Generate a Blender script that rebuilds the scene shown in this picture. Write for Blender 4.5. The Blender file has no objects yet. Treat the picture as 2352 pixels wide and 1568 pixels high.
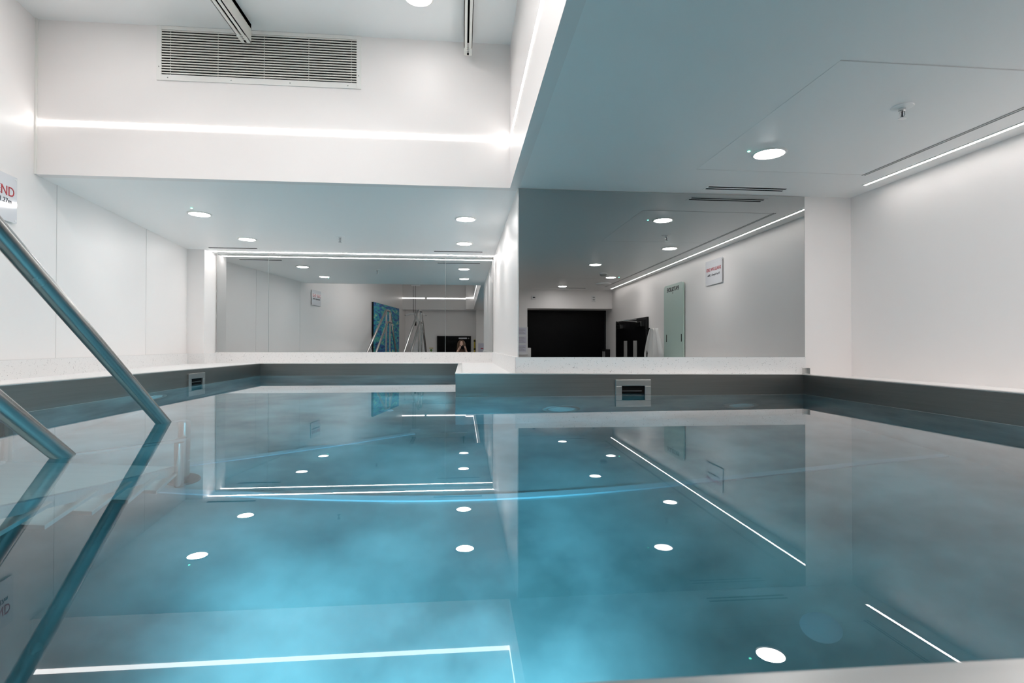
import bpy, bmesh, math, random
from mathutils import Vector, Matrix
random.seed(7)
S = bpy.context.scene
COL = S.collection

# ------------------------------------------------------------------ measures (metres, water surface z = 0, mirror walls face -y)
HC, HS, HU = 1.355, 1.6755, 2.3085        # lower ceiling, light line, upper ceiling
YM, YD = 3.5, 6.329                       # mirror wall, alcove mirror
FL = -1.26                                # room floor
XF = 0.311                                # right fascia of the raised ceiling
XA = 0.362                                # alcove right wall
def lw(y): return -2.609 - 0.14442 * (y - 3.5)      # left wall line
def rw(y): return 2.722 - 0.0112 * (y - 3.5)        # right wall line

# ------------------------------------------------------------------ helpers
def new_bm(): return bmesh.new()

def add_box(bm, x0, x1, y0, y1, z0, z1):
    vs = [bm.verts.new((x, y, z)) for z in (z0, z1) for y in (y0, y1) for x in (x0, x1)]
    for f in ((0, 2, 3, 1), (4, 5, 7, 6), (0, 1, 5, 4), (2, 6, 7, 3), (0, 4, 6, 2), (1, 3, 7, 5)):
        bm.faces.new([vs[i] for i in f])
    return vs

def add_prism(bm, pts, z0, z1):
    """vertical prism over a counter-clockwise outline; z0/z1 numbers or lists"""
    n = len(pts)
    a = [bm.verts.new((p[0], p[1], z0 if not isinstance(z0, (list, tuple)) else z0[i])) for i, p in enumerate(pts)]
    b = [bm.verts.new((p[0], p[1], z1 if not isinstance(z1, (list, tuple)) else z1[i])) for i, p in enumerate(pts)]
    bm.faces.new(a[::-1]); bm.faces.new(b)
    for i in range(n):
        j = (i + 1) % n
        bm.faces.new((a[i], a[j], b[j], b[i]))

def add_lathe(bm, prof, n=32, c=(0, 0, 0), axis='Z', ang0=0.0):
    """revolve (r, h) profile; closed where r == 0"""
    rings = []
    def P(r, h, a):
        x, y = r * math.cos(a), r * math.sin(a)
        if axis == 'Z': v = (x, y, h)
        elif axis == 'Y': v = (x, h, y)
        else: v = (h, x, y)
        return (v[0] + c[0], v[1] + c[1], v[2] + c[2])
    for r, h in prof:
        if r <= 1e-6: rings.append([bm.verts.new(P(0, h, 0))])
        else: rings.append([bm.verts.new(P(r, h, ang0 + 2 * math.pi * i / n)) for i in range(n)])
    for A, B in zip(rings, rings[1:]):
        if len(A) == 1 and len(B) == 1: continue
        for i in range(n):
            j = (i + 1) % n
            if len(A) == 1: bm.faces.new((A[0], B[i], B[j]))
            elif len(B) == 1: bm.faces.new((A[i], B[0], A[j]))
            else: bm.faces.new((A[i], B[i], B[j], A[j]))

def round_path(pts, r, k=6):
    pts = [Vector(p) for p in pts]; out = [pts[0]]
    for a, b, c in zip(pts, pts[1:], pts[2:]):
        u, v = (a - b), (c - b)
        d = min(r, u.length * .45, v.length * .45)
        p, q = b + u.normalized() * d, b + v.normalized() * d
        for i in range(k + 1):
            t = i / k
            out.append((1 - t) ** 2 * p + 2 * t * (1 - t) * b + t * t * q)
    out.append(pts[-1]); return out

def add_tube(bm, pts, r, n=16, bend=0.0):
    pts = round_path(pts, bend) if bend > 0 and len(pts) > 2 else [Vector(p) for p in pts]
    rings = []; up = None
    for i, p in enumerate(pts):
        t = (pts[min(i + 1, len(pts) - 1)] - pts[max(i - 1, 0)]).normalized()
        if up is None:
            up = t.orthogonal().normalized()
        up = (up - t * up.dot(t)).normalized(); s = t.cross(up)
        rr = r[i] if isinstance(r, (list, tuple)) else r
        rings.append([bm.verts.new(p + up * (rr * math.cos(2 * math.pi * k / n)) + s * (rr * math.sin(2 * math.pi * k / n))) for k in range(n)])
    for A, B in zip(rings, rings[1:]):
        for k in range(n):
            j = (k + 1) % n
            bm.faces.new((A[k], A[j], B[j], B[k]))
    bm.faces.new(rings[0][::-1]); bm.faces.new(rings[-1])

def add_obox(bm, o, ux, uy, uz, a0, a1, b0, b1, c0, c1):
    """box in a local frame"""
    o, ux, uy, uz = Vector(o), Vector(ux), Vector(uy), Vector(uz)
    vs = [bm.verts.new(o + ux * x + uy * y + uz * z) for z in (c0, c1) for y in (b0, b1) for x in (a0, a1)]
    for f in ((0, 2, 3, 1), (4, 5, 7, 6), (0, 1, 5, 4), (2, 6, 7, 3), (0, 4, 6, 2), (1, 3, 7, 5)):
        bm.faces.new([vs[i] for i in f])

def obj(name, bm, mat, parent=None, smooth=False, bevel=0.0, world=True):
    me = bpy.data.meshes.new(name)
    bmesh.ops.recalc_face_normals(bm, faces=bm.faces[:])
    if bevel > 0:
        ed = [e for e in bm.edges if len(e.link_faces) == 2 and e.calc_face_angle(0) > 0.5]
        bmesh.ops.bevel(bm, geom=ed, offset=bevel, segments=2, profile=.6, affect='EDGES')
    bm.to_mesh(me); bm.free()
    if smooth:
        for p in me.polygons: p.use_smooth = True
        try: me.set_sharp_from_angle(angle=math.radians(40))
        except Exception: pass
    if mat: me.materials.append(mat)
    o = bpy.data.objects.new(name, me); COL.objects.link(o)
    if parent:
        o.parent = parent
        if world: o.matrix_parent_inverse = root_matrix(parent).inverted()
    return o

def root_matrix(p):
    m = Matrix.Identity(4)
    while p:
        m = p.matrix_basis.copy() @ m if p.parent is None else p.matrix_parent_inverse @ p.matrix_basis @ m
        p = p.parent
    return m

def thing(name, label, cat, loc=(0, 0, 0), group=None):
    o = bpy.data.objects.new(name, None); COL.objects.link(o)
    o.location = loc; o.empty_display_size = .1
    return tag(o, label, cat, group)

def tag(o, label, cat, group=None, kind=None):
    o['label'] = label; o['category'] = cat
    if group: o['group'] = group
    if kind: o['kind'] = kind
    return o

def struct(name, bm, mat, label, cat, bevel=0.0, smooth=False):
    o = obj(name, bm, mat, bevel=bevel, smooth=smooth)
    o['kind'] = 'structure'; o['label'] = label; o['category'] = cat
    return o

def text_mesh(txt, width, M, mat, name, parent, depth=.0015, bold=0.0, height=None):
    cu = bpy.data.curves.new('t', 'FONT'); cu.body = txt; cu.size = 1; cu.align_x = 'CENTER'; cu.align_y = 'CENTER'
    cu.offset = bold; cu.extrude = 0.01; cu.resolution_u = 3
    to = bpy.data.objects.new('t', cu); COL.objects.link(to)
    bpy.context.view_layer.update()
    me = bpy.data.meshes.new_from_object(to.evaluated_get(bpy.context.evaluated_depsgraph_get()))
    bpy.data.objects.remove(to); bpy.data.curves.remove(cu)
    xs = [v.co.x for v in me.vertices]; ys = [v.co.y for v in me.vertices]
    s = width / (max(xs) - min(xs)); cx = (max(xs) + min(xs)) / 2; cy = (max(ys) + min(ys)) / 2
    sy = s if height is None else height / (max(ys) - min(ys))
    for v in me.vertices:
        v.co = M @ Vector(((v.co.x - cx) * s, (v.co.y - cy) * sy, depth * (1 if v.co.z > 0 else 0)))
    me.name = name; me.materials.append(mat)
    o = bpy.data.objects.new(name, me); COL.objects.link(o)
    o.parent = parent; o.matrix_parent_inverse = root_matrix(parent).inverted()
    return o

def frame(o, ux, uy):
    ux, uy = Vector(ux).normalized(), Vector(uy).normalized(); uz = ux.cross(uy)
    return Matrix((( ux.x, uy.x, uz.x, o[0]), (ux.y, uy.y, uz.y, o[1]), (ux.z, uy.z, uz.z, o[2]), (0, 0, 0, 1)))

# ------------------------------------------------------------------ materials
def mat(name, col, rough=.5, metal=0.0, spec=.5, noise=0.0, nscale=8.0, bump=0.0, bscale=60.0, emit=None, estr=0.0, coat=0.0):
    m = bpy.data.materials.new(name); m.use_nodes = True
    nt = m.node_tree; b = nt.nodes['Principled BSDF']
    b.inputs['Base Color'].default_value = (*col, 1)
    b.inputs['Roughness'].default_value = rough; b.inputs['Metallic'].default_value = metal
    b.inputs['Specular IOR Level'].default_value = spec
    b.inputs['Coat Weight'].default_value = coat
    tc = nt.nodes.new('ShaderNodeTexCoord')
    if noise > 0:
        n = nt.nodes.new('ShaderNodeTexNoise'); n.inputs['Scale'].default_value = nscale; n.inputs['Detail'].default_value = 4
        nt.links.new(tc.outputs['Object'], n.inputs['Vector'])
        mx = nt.nodes.new('ShaderNodeMix'); mx.data_type = 'RGBA'
        mx.inputs[6].default_value = (*[c * (1 - noise) for c in col], 1); mx.inputs[7].default_value = (*[min(1, c * (1 + noise)) for c in col], 1)
        nt.links.new(n.outputs['Fac'], mx.inputs[0]); nt.links.new(mx.outputs[2], b.inputs['Base Color'])
    if bump > 0:
        n2 = nt.nodes.new('ShaderNodeTexNoise'); n2.inputs['Scale'].default_value = bscale
        nt.links.new(tc.outputs['Object'], n2.inputs['Vector'])
        bp = nt.nodes.new('ShaderNodeBump'); bp.inputs['Strength'].default_value = bump; bp.inputs['Distance'].default_value = .01
        nt.links.new(n2.outputs['Fac'], bp.inputs['Height']); nt.links.new(bp.outputs['Normal'], b.inputs['Normal'])
    if emit:
        b.inputs['Emission Color'].default_value = (*emit, 1); b.inputs['Emission Strength'].default_value = estr
    return m

M = {}
M['wall'] = mat('wall_panel', (.885, .85, .835), .42, noise=.015, nscale=1.2)
M['ceil'] = mat('ceiling_paint', (.93, .925, .915), .42, spec=.7, noise=.01, nscale=2)
M['floor'] = mat('vinyl_floor', (.55, .54, .52), .5, noise=.1, nscale=30)
M['white'] = mat('white_metal', (.84, .83, .80), .4, noise=.01)
M['whiteplastic'] = mat('white_plastic', (.82, .82, .82), .35)
M['offwhite'] = mat('cream_aluminium', (.80, .78, .72), .4, noise=.01)
M['dark'] = mat('dark_void', (.008, .008, .008), .8, spec=.05)
M['black'] = mat('black_gloss', (.003, .003, .0035), .3, spec=.12)
M['blackmatt'] = mat('black_matt', (.010, .010, .011), .6, spec=.2)
M['grey'] = mat('grey_trim', (.35, .35, .34), .5)
M['seam'] = mat('sealant', (.74, .715, .70), .6)
M['red'] = mat('red_ink', (.45, .02, .03), .5)
M['ink'] = mat('dark_ink', (.03, .03, .04), .5)
M['sign'] = mat('sign_acrylic', (.80, .80, .83), .08, coat=.3)
M['led'] = mat('led_diffuser', (1, 1, 1), .5, emit=(1, .96, .935), estr=2.5)
M['ledright'] = mat('led_diffuser_right', (1, 1, 1), .5, emit=(1, .95, .92), estr=5.5)
M['ledsoft'] = mat('led_diffuser_alcove', (1, 1, 1), .5, emit=(1, .955, .935), estr=12)
M['downupper'] = mat('downlight_diffuser_upper', (1, 1, 1), .5, emit=(1, .955, .935), estr=10)
M['downadded'] = mat('downlight_diffuser_added', (1, 1, 1), .5, emit=(1, .955, .935), estr=56)  # for the extra downlights added out of view
M['downright'] = mat('downlight_diffuser_right', (1, 1, 1), .5, emit=(1, .955, .935), estr=42)
M['down'] = mat('downlight_diffuser', (1, 1, 1), .5, emit=(1, .955, .935), estr=24)
M['green'] = mat('green_indicator', (.1, 1, .6), .5, emit=(.15, 1, .62), estr=3)
M['poolfill'] = mat('pool_fill_glow', (.8, .95, 1), .3, emit=(.80, .94, 1), estr=1000)  # glow of the added hooded fill under the camera
M['poolfilldim'] = mat('pool_fill_glow_dim', (.8, .95, 1), .3, emit=(.90, .97, 1), estr=95)  # glow of the added fill on the return wall
M['lensdull'] = mat('frosted_lens', (.72, .86, .88), .4)
M['inlet'] = mat('inlet_cover', (.30, .41, .46), .45)
M['weir'] = mat('weir_plastic', (.06, .06, .06), .35)
M['chrome'] = mat('chrome', (.75, .75, .75), .12, metal=1)
M['sage'] = mat('sage_board', (.50, .63, .57), .4, noise=.03, nscale=2)
M['paper'] = mat('laminated_paper', (.62, .62, .72), .3)
M['plasticbag'] = mat('white_polythene', (.80, .80, .79), .45, bump=.3, bscale=14)
M['skin'] = mat('skin', (.62, .38, .29), .5, noise=.05, nscale=20)
M['hair'] = mat('brown_hair', (.11, .055, .028), .5, noise=.3, nscale=40)
M['jeans'] = mat('dark_trousers', (.03, .035, .05), .8, noise=.1, nscale=40)
M['yellow'] = mat('yellow_plastic', (.62, .48, .05), .45)
M['mirror'] = mat('mirror_silver', (.50, .515, .515), 0.0, metal=1)
M['mirroredge'] = mat('mirror_edge', (.34, .38, .37), .15, spec=.8)

def steel(name, col, rough, sx=1, sy=1, sz=1):
    m = mat(name, col, rough, metal=1)
    nt = m.node_tree; b = nt.nodes['Principled BSDF']
    tc = nt.nodes.new('ShaderNodeTexCoord'); mp = nt.nodes.new('ShaderNodeMapping')
    mp.inputs['Scale'].default_value = (sx, sy, sz)
    n = nt.nodes.new('ShaderNodeTexNoise'); n.inputs['Scale'].default_value = 3; n.inputs['Detail'].default_value = 6
    nt.links.new(tc.outputs['Object'], mp.inputs['Vector']); nt.links.new(mp.outputs['Vector'], n.inputs['Vector'])
    r = nt.nodes.new('ShaderNodeMapRange'); r.inputs[3].default_value = rough * .75; r.inputs[4].default_value = rough * 1.3
    nt.links.new(n.outputs['Fac'], r.inputs[0]); nt.links.new(r.outputs[0], b.inputs['Roughness'])
    mx = nt.nodes.new('ShaderNodeMix'); mx.data_type = 'RGBA'
    mx.inputs[6].default_value = (*[c * .86 for c in col], 1); mx.inputs[7].default_value = (*[c * 1.12 for c in col], 1)
    nt.links.new(n.outputs['Fac'], mx.inputs[0]); nt.links.new(mx.outputs[2], b.inputs['Base Color'])
    return m
M['steel'] = steel('brushed_steel', (.24, .238, .23), .36, 1, 1, 40)
M['rail'] = steel('polished_steel', (.46, .455, .445), .24, 2, 2, 2)
M['skim'] = steel('skimmer_steel', (.44, .44, .43), .34, 2, 2, 2)
M['rim'] = steel('satin_steel', (.60, .595, .585), .38, 2, 30, 2)

def terrazzo():
    m = mat('speckled_terrazzo', (.80, .785, .775), .35)
    nt = m.node_tree; b = nt.nodes['Principled BSDF']
    tc = nt.nodes.new('ShaderNodeTexCoord')
    v = nt.nodes.new('ShaderNodeTexVoronoi'); v.inputs['Scale'].default_value = 130
    nt.links.new(tc.outputs['Object'], v.inputs['Vector'])
    n = nt.nodes.new('ShaderNodeTexNoise'); n.inputs['Scale'].default_value = 45; n.inputs['Detail'].default_value = 3
    nt.links.new(tc.outputs['Object'], n.inputs['Vector'])
    add = nt.nodes.new('ShaderNodeMath'); add.operation = 'ADD'
    nt.links.new(v.outputs['Distance'], add.inputs[0]); nt.links.new(n.outputs['Fac'], add.inputs[1])
    cr = nt.nodes.new('ShaderNodeValToRGB')
    cr.color_ramp.elements[0].position = .56; cr.color_ramp.elements[0].color = (.35, .34, .33, 1)
    cr.color_ramp.elements[1].position = .68; cr.color_ramp.elements[1].color = (.84, .825, .815, 1)
    nt.links.new(add.outputs[0], cr.inputs[0]); nt.links.new(cr.outputs[0], b.inputs['Base Color'])
    return m
M['terrazzo'] = terrazzo()

def lining():
    m = mat('pool_lining', (.5, .6, .62), .40, metal=.45)
    nt = m.node_tree; b = nt.nodes['Principled BSDF']
    tc = nt.nodes.new('ShaderNodeTexCoord')
    n = nt.nodes.new('ShaderNodeTexNoise'); n.inputs['Scale'].default_value = 1.9; n.inputs['Detail'].default_value = 5; n.inputs['Roughness'].default_value = .5
    nt.links.new(tc.outputs['Object'], n.inputs['Vector'])
    cr = nt.nodes.new('ShaderNodeValToRGB')
    cr.color_ramp.elements[0].position = .36; cr.color_ramp.elements[0].color = (.14, .225, .24, 1)
    cr.color_ramp.elements[1].position = .66; cr.color_ramp.elements[1].color = (.42, .54, .56, 1)
    nt.links.new(n.outputs['Fac'], cr.inputs[0]); nt.links.new(cr.outputs[0], b.inputs['Base Color'])
    return m
M['lining'] = lining()

def water():
    m = bpy.data.materials.new('pool_water'); m.use_nodes = True
    nt = m.node_tree; nt.nodes.clear()
    o = nt.nodes.new('ShaderNodeOutputMaterial'); g = nt.nodes.new('ShaderNodeBsdfGlass')
    g.inputs['IOR'].default_value = 1.333; g.inputs['Roughness'].default_value = 0
    g.inputs['Color'].default_value = (1, 1, 1, 1)
    va = nt.nodes.new('ShaderNodeVolumeAbsorption')
    va.inputs['Color'].default_value = (.16, .80, .93, 1); va.inputs['Density'].default_value = .50
    nt.links.new(g.outputs[0], o.inputs['Surface']); nt.links.new(va.outputs[0], o.inputs['Volume'])
    return m
M['water'] = water()

def painting():
    m = mat('painted_canvas', (.1, .3, .5), .5)
    nt = m.node_tree; b = nt.nodes['Principled BSDF']
    tc = nt.nodes.new('ShaderNodeTexCoord'); mp = nt.nodes.new('ShaderNodeMapping')
    mp.inputs['Scale'].default_value = (1, 2.2, 9)
    n = nt.nodes.new('ShaderNodeTexNoise'); n.inputs['Scale'].default_value = 1.6; n.inputs['Detail'].default_value = 3; n.inputs['Distortion'].default_value = .8
    nt.links.new(tc.outputs['Object'], mp.inputs['Vector']); nt.links.new(mp.outputs['Vector'], n.inputs['Vector'])
    cr = nt.nodes.new('ShaderNodeValToRGB'); e = cr.color_ramp.elements
    e[0].position = .30; e[0].color = (.01, .04, .16, 1); e[1].position = .72; e[1].color = (.75, .80, .55, 1)
    for p, c in ((.42, (.02, .12, .45, 1)), (.50, (.02, .35, .55, 1)), (.56, (.03, .45, .42, 1)), (.62, (.12, .55, .45, 1))):
        x = e.new(p); x.color = c
    nt.links.new(n.outputs['Fac'], cr.inputs[0]); nt.links.new(cr.outputs[0], b.inputs['Base Color'])
    return m
M['painting'] = painting()

def patterned():
    m = mat('ochre_knit', (.40, .30, .14), .8)
    nt = m.node_tree; b = nt.nodes['Principled BSDF']
    tc = nt.nodes.new('ShaderNodeTexCoord'); v = nt.nodes.new('ShaderNodeTexVoronoi'); v.inputs['Scale'].default_value = 14
    nt.links.new(tc.outputs['Object'], v.inputs['Vector'])
    cr = nt.nodes.new('ShaderNodeValToRGB')
    cr.color_ramp.elements[0].color = (.62, .52, .36, 1); cr.color_ramp.elements[1].color = (.24, .17, .07, 1)
    cr.color_ramp.elements[0].position = .2; cr.color_ramp.elements[1].position = .5
    nt.links.new(v.outputs['Distance'], cr.inputs[0]); nt.links.new(cr.outputs[0], b.inputs['Base Color'])
    return m
M['knit'] = patterned()

# ------------------------------------------------------------------ room shell
bm = new_bm(); add_box(bm, -3.2, 3.1, -3.6, 6.6, FL - .1, FL)
struct('floor', bm, M['floor'], 'grey floor around the raised pool', 'floor')
# left wall: one slanted slab
bm = new_bm()
add_prism(bm, [(lw(-3.05), -3.05), (lw(6.09), 6.09), (lw(6.09) - .12, 6.09), (lw(-3.05) - .12, -3.05)][::-1], FL, HU + .05)
struct('wall_left', bm, M['wall'], 'long white panelled wall on the left side of the pool', 'wall')
bm = new_bm()
add_prism(bm, [(rw(-3.4), -3.4), (rw(3.5), 3.5), (rw(3.5) + .12, 3.5), (rw(-3.4) + .12, -3.4)], FL, HC + .05)
struct('wall_right', bm, M['wall'], 'white wall under the ceiling light line on the right', 'wall')
# mirror wall block, alcove right wall is its flank
bm = new_bm(); add_prism(bm, [(XA, YM), (2.86, YM), (2.86, YM + .15), (XA + .15, YM + .15), (XA + .15, 6.45), (XA, 6.45)], FL, HC + .05)
struct('wall_mirror', bm, M['wall'], 'white wall block carrying the big mirror and flanking the alcove', 'wall')
# alcove back wall: left return plus recess back
bm = new_bm()
add_prism(bm, [(lw(6.06) - .02, 6.06), (-2.80, 6.06), (-2.80, 6.345), (XA + .02, 6.345), (XA + .02, 6.45), (lw(6.06) - .12, 6.45)], FL, HC + .05)
struct('wall_far', bm, M['wall'], 'white back wall of the alcove with the mirror recess', 'wall')
# lower ceilings
bm = new_bm(); add_box(bm, XF + .06, 2.95, -3.4, YM + .1, HC, HC + .06)
struct('ceiling_right', bm, M['ceil'], 'low white ceiling over the right part of the pool', 'ceiling')
bm = new_bm(); add_prism(bm, [(lw(3.5) - .05, 3.56), (XA + .1, 3.56), (XA + .1, 3.6), (XA + .1, 6.42), (lw(6.3) - .05, 6.42)], HC, HC + .06)
struct('ceiling_alcove', bm, M['ceil'], 'low white ceiling of the alcove', 'ceiling')
bm = new_bm(); add_prism(bm, [(lw(-3.05) - .05, -3.15), (XF + .06, -3.15), (XF + .06, -2.78), (lw(-2.72) - .05, -2.78)], HC, HC + .06)
struct('ceiling_rear', bm, M['ceil'], 'low strip of ceiling behind the raised part', 'ceiling')
bm = new_bm(); add_prism(bm, [(lw(-2.8) - .1, -2.85), (XF + .1, -2.85), (XF + .1, 3.6), (lw(3.6) - .1, 3.6)], HU, HU + .06)
struct('ceiling_upper', bm, M['ceil'], 'raised white ceiling over the left part of the pool', 'ceiling')
# fascias of the raised ceiling
bm = new_bm(); add_box(bm, lw(3.5) - .02, XF + .06, YM, YM + .06, HC, HU + .03)
struct('wall_bulkhead_far', bm, M['wall'], 'white bulkhead face with the air grille above the alcove', 'wall')
bm = new_bm(); add_box(bm, XF, XF + .06, -2.78, YM, HC, HU + .03)
struct('wall_bulkhead_right', bm, M['wall'], 'white bulkhead face along the right edge of the raised ceiling', 'wall')
bm = new_bm(); add_box(bm, lw(-2.72) - .05, XF, -2.78, -2.72, HC, HU + .03)
struct('wall_bulkhead_rear', bm, M['wall'], 'white bulkhead face at the rear of the raised ceiling', 'wall')
bm = new_bm(); add_box(bm, .09, XF, -2.72, -2.46, HC, HU + .01)
struct('wall_boxing', bm, M['wall'], 'white boxed-out corner beside the rear light line', 'wall')
# rear walls
bm = new_bm(); add_prism(bm, [(lw(-3.05) - .1, -3.17), (.50, -3.17), (.50, -2.857), (.385, -2.857), (.385, -3.05), (lw(-3.05) - .1, -3.05)], FL, HC + .05)
struct('wall_rear_left', bm, M['wall'], 'grey white wall behind the photographer', 'wall')
bm = new_bm()
add_box(bm, .385, 1.189, -2.857, -2.757, FL, HC + .05)
add_box(bm, 1.189, 2.85, -2.857, -2.757, 1.008, HC + .05)
add_box(bm, 1.13, 1.189, -3.26, -2.857, FL, 1.06)
add_box(bm, 1.13, 2.85, -3.26, -2.857, 1.008, 1.06)
struct('wall_rear_right', bm, M['wall'], 'rear wall with a deep dark opening, seen in the big mirror', 'wall')
w1 = thing('window_1', 'black glazed screen at the back of the rear opening', 'window', (1.99, -3.24, FL)); w1['kind'] = 'structure'
bm = new_bm(); add_box(bm, 1.189, 2.80, -3.26, -3.235, FL, 1.008); obj('pane', bm, M['black'], w1)
bm = new_bm()
for x in (1.19, 2.765): add_box(bm, x, x + .035, -3.235, -3.215, FL, 1.008)
add_box(bm, 1.19, 2.80, -3.235, -3.214, .972, 1.008)
obj('frame', bm, M['blackmatt'], w1)

# ledges (terrazzo) round the basin
ZL = .112
bm = new_bm(); add_prism(bm, [(lw(-.0) + .0, .2), (-2.16, .2), (-2.16, 5.88), (-2.16, 6.07), (lw(6.07), 6.07)], ZL - .06, ZL)
struct('trim_1', bm, M['terrazzo'], 'pale terrazzo ledge between left wall and pool', 'ledge')
bm = new_bm(); add_prism(bm, [(-2.80, 6.07), (-2.16, 6.07), (-2.16, 5.89), (-.005, 5.89), (-.005, 3.455), (XA, 3.455), (XA, 6.345), (-2.80, 6.345)], ZL - .06, ZL)
struct('trim_2', bm, M['terrazzo'], 'pale terrazzo ledge below the alcove mirror', 'ledge')
bm = new_bm(); add_box(bm, XA, 2.36, 3.455, 3.5, ZL - .06, ZL + .008)
struct('trim_3', bm, M['terrazzo'], 'narrow terrazzo ledge below the big mirror', 'ledge')
bm = new_bm(); add_prism(bm, [(2.345, .2), (rw(.2), .2), (rw(3.5), 3.5), (2.36, 3.5)], ZL - .07, ZL - .012)
struct('trim_4', bm, M['wall'], 'white ledge between the pool and right wall', 'ledge')
# skirting upstands
bm = new_bm(); add_prism(bm, [(lw(-1.0), -1.0), (lw(-1.0) + .014, -1.0), (lw(6.06) + .014, 6.06), (lw(6.06), 6.06)], FL, .222)
struct('baseboard_left', bm, M['terrazzo'], 'terrazzo upstand along the foot of the left wall', 'skirting')
bm = new_bm()
add_box(bm, lw(6.06), -2.80, 6.046, 6.06, ZL - .05, .224); add_box(bm, -2.80, -2.786, 6.046, 6.335, ZL - .05, .224)
add_box(bm, -2.80, XA, 6.315, 6.345, ZL - .05, .2334)
struct('baseboard_far', bm, M['terrazzo'], 'terrazzo upstand under the alcove mirror', 'skirting')
bm = new_bm(); add_box(bm, XA - .014, XA, 3.488, 6.33, ZL - .05, .235); add_box(bm, XA - .014, 2.372, 3.486, 3.5, ZL - .05, .2334)
struct('baseboard_mirror', bm, M['terrazzo'], 'speckled terrazzo upstand under the big mirror', 'skirting')
# sealant lines and corner bead
bm = new_bm()
for y in (3.72, 5.05):
    add_prism(bm, [(lw(y), y), (lw(y) + .002, y), (lw(y + .006) + .002, y + .006), (lw(y + .006), y + .006)], .222, HC)
add_prism(bm, [(lw(-1.), -1.), (lw(-1.) + .003, -1.), (lw(6.05) + .003, 6.05), (lw(6.05), 6.05)], .219, .2255)
struct('trim_5', bm, M['seam'], 'thin sealant lines on the left wall panels', 'trim')
bm = new_bm(); add_prism(bm, [(lw(3.5), 3.5), (lw(3.488), 3.488), (lw(3.488) + .012, 3.488), (lw(3.5) + .012, 3.5)], HC, HU)
struct('trim_6', bm, M['white'], 'white corner bead beside the bulkhead', 'trim')

# ------------------------------------------------------------------ pool basin and water
OUT = [(-2.12, .29), (2.30, .29), (2.31, 3.42), (-.045, 3.42), (-.045, 5.85), (-2.13, 5.85)]   # ccw inner outline
RZ = [.126, .113, .118, .133, .118, .121]
def offset(pts, d):
    n = len(pts); res = []
    for i in range(n):
        a, b, c = Vector(pts[i - 1]), Vector(pts[i]), Vector(pts[(i + 1) % n])
        u, v = (b - a).normalized(), (c - b).normalized()
        nu, nv = Vector((u.y, -u.x)), Vector((v.y, -v.x))
        k = nu + nv; k = k / max(1e-6, (1 + nu.dot(nv)))
        res.append(tuple(b + k * d))
    return res
def ring(bm, inner, outer, z0, z1):
    n = len(inner); Z0 = z0 if isinstance(z0, list) else [z0] * n; Z1 = z1 if isinstance(z1, list) else [z1] * n
    a = [bm.verts.new((*inner[i], Z0[i])) for i in range(n)]; b = [bm.verts.new((*inner[i], Z1[i])) for i in range(n)]
    c = [bm.verts.new((*outer[i], Z1[i])) for i in range(n)]; d = [bm.verts.new((*outer[i], Z0[i])) for i in range(n)]
    for i in range(n):
        j = (i + 1) % n
        for p, q in ((a, b), (b, c), (c, d), (d, a)): bm.faces.new((p[i], p[j], q[j], q[i]))
pool = thing('swimming_pool', 'raised stainless steel therapy pool with an L-shaped basin', 'pool', (0, 3, FL))
o4 = offset(OUT, .04)
bm = new_bm(); ring(bm, OUT, o4, -.185, [z - .004 for z in RZ]); obj('steel_band', bm, M['steel'], pool)
o_in = offset(OUT, -.003); near = [list(p) for p in o4]; near[0][1] = near[1][1] = .12
bm = new_bm(); ring(bm, o_in, near, [z - .006 for z in RZ], RZ); obj('rim', bm, M['rim'], pool, bevel=.0015)
bm = new_bm(); ring(bm, offset(OUT, -.004), offset(OUT, .01), -.194, -.182); obj('joint_strip', bm, M['white'], pool)
bm = new_bm(); ring(bm, OUT, o4, -1.2, -.187); obj('basin_wall', bm, M['lining'], pool)
bm = new_bm(); add_prism(bm, offset(OUT, .035), FL + .002, -1.2)
bmf = bm; obj('basin_floor', bmf, M['lining'], pool)
bm = new_bm(); add_box(bm, -2.10, 2.28, 2.305, 2.345, -1.2, -1.188); obj('floor_strip', bm, M['inlet'], pool)
bm = new_bm(); add_obox(bm, (-1.30, 2.60, -1.2), Vector((1.0, .6, 0)).normalized(), Vector((-.6, 1, 0)).normalized(), (0, 0, 1), 0, 1.18, -.02, .02, 0, .012)
obj('floor_strip', bm, M['inlet'], pool)
bm = new_bm(); add_box(bm, -2.16, 2.34, .12, .14, FL, .10); obj('outer_panel', bm, M['wall'], pool)
# inlets on the floor
for x, y in ((1.04, 1.464), (-.55, 3.9)):
    bm = new_bm(); add_lathe(bm, [(0, .010), (.042, .010), (.055, 0.0)], 28, (x, y, -1.2)); obj('floor_inlet', bm, M['inlet'], pool, smooth=True)

bm = new_bm(); add_prism(bm, offset(OUT, .02), -1.22, 0)
wt = obj('pool_water', bm, M['water'])
tag(wt, 'still clear turquoise water filling the pool', 'water', kind='stuff')

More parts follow.
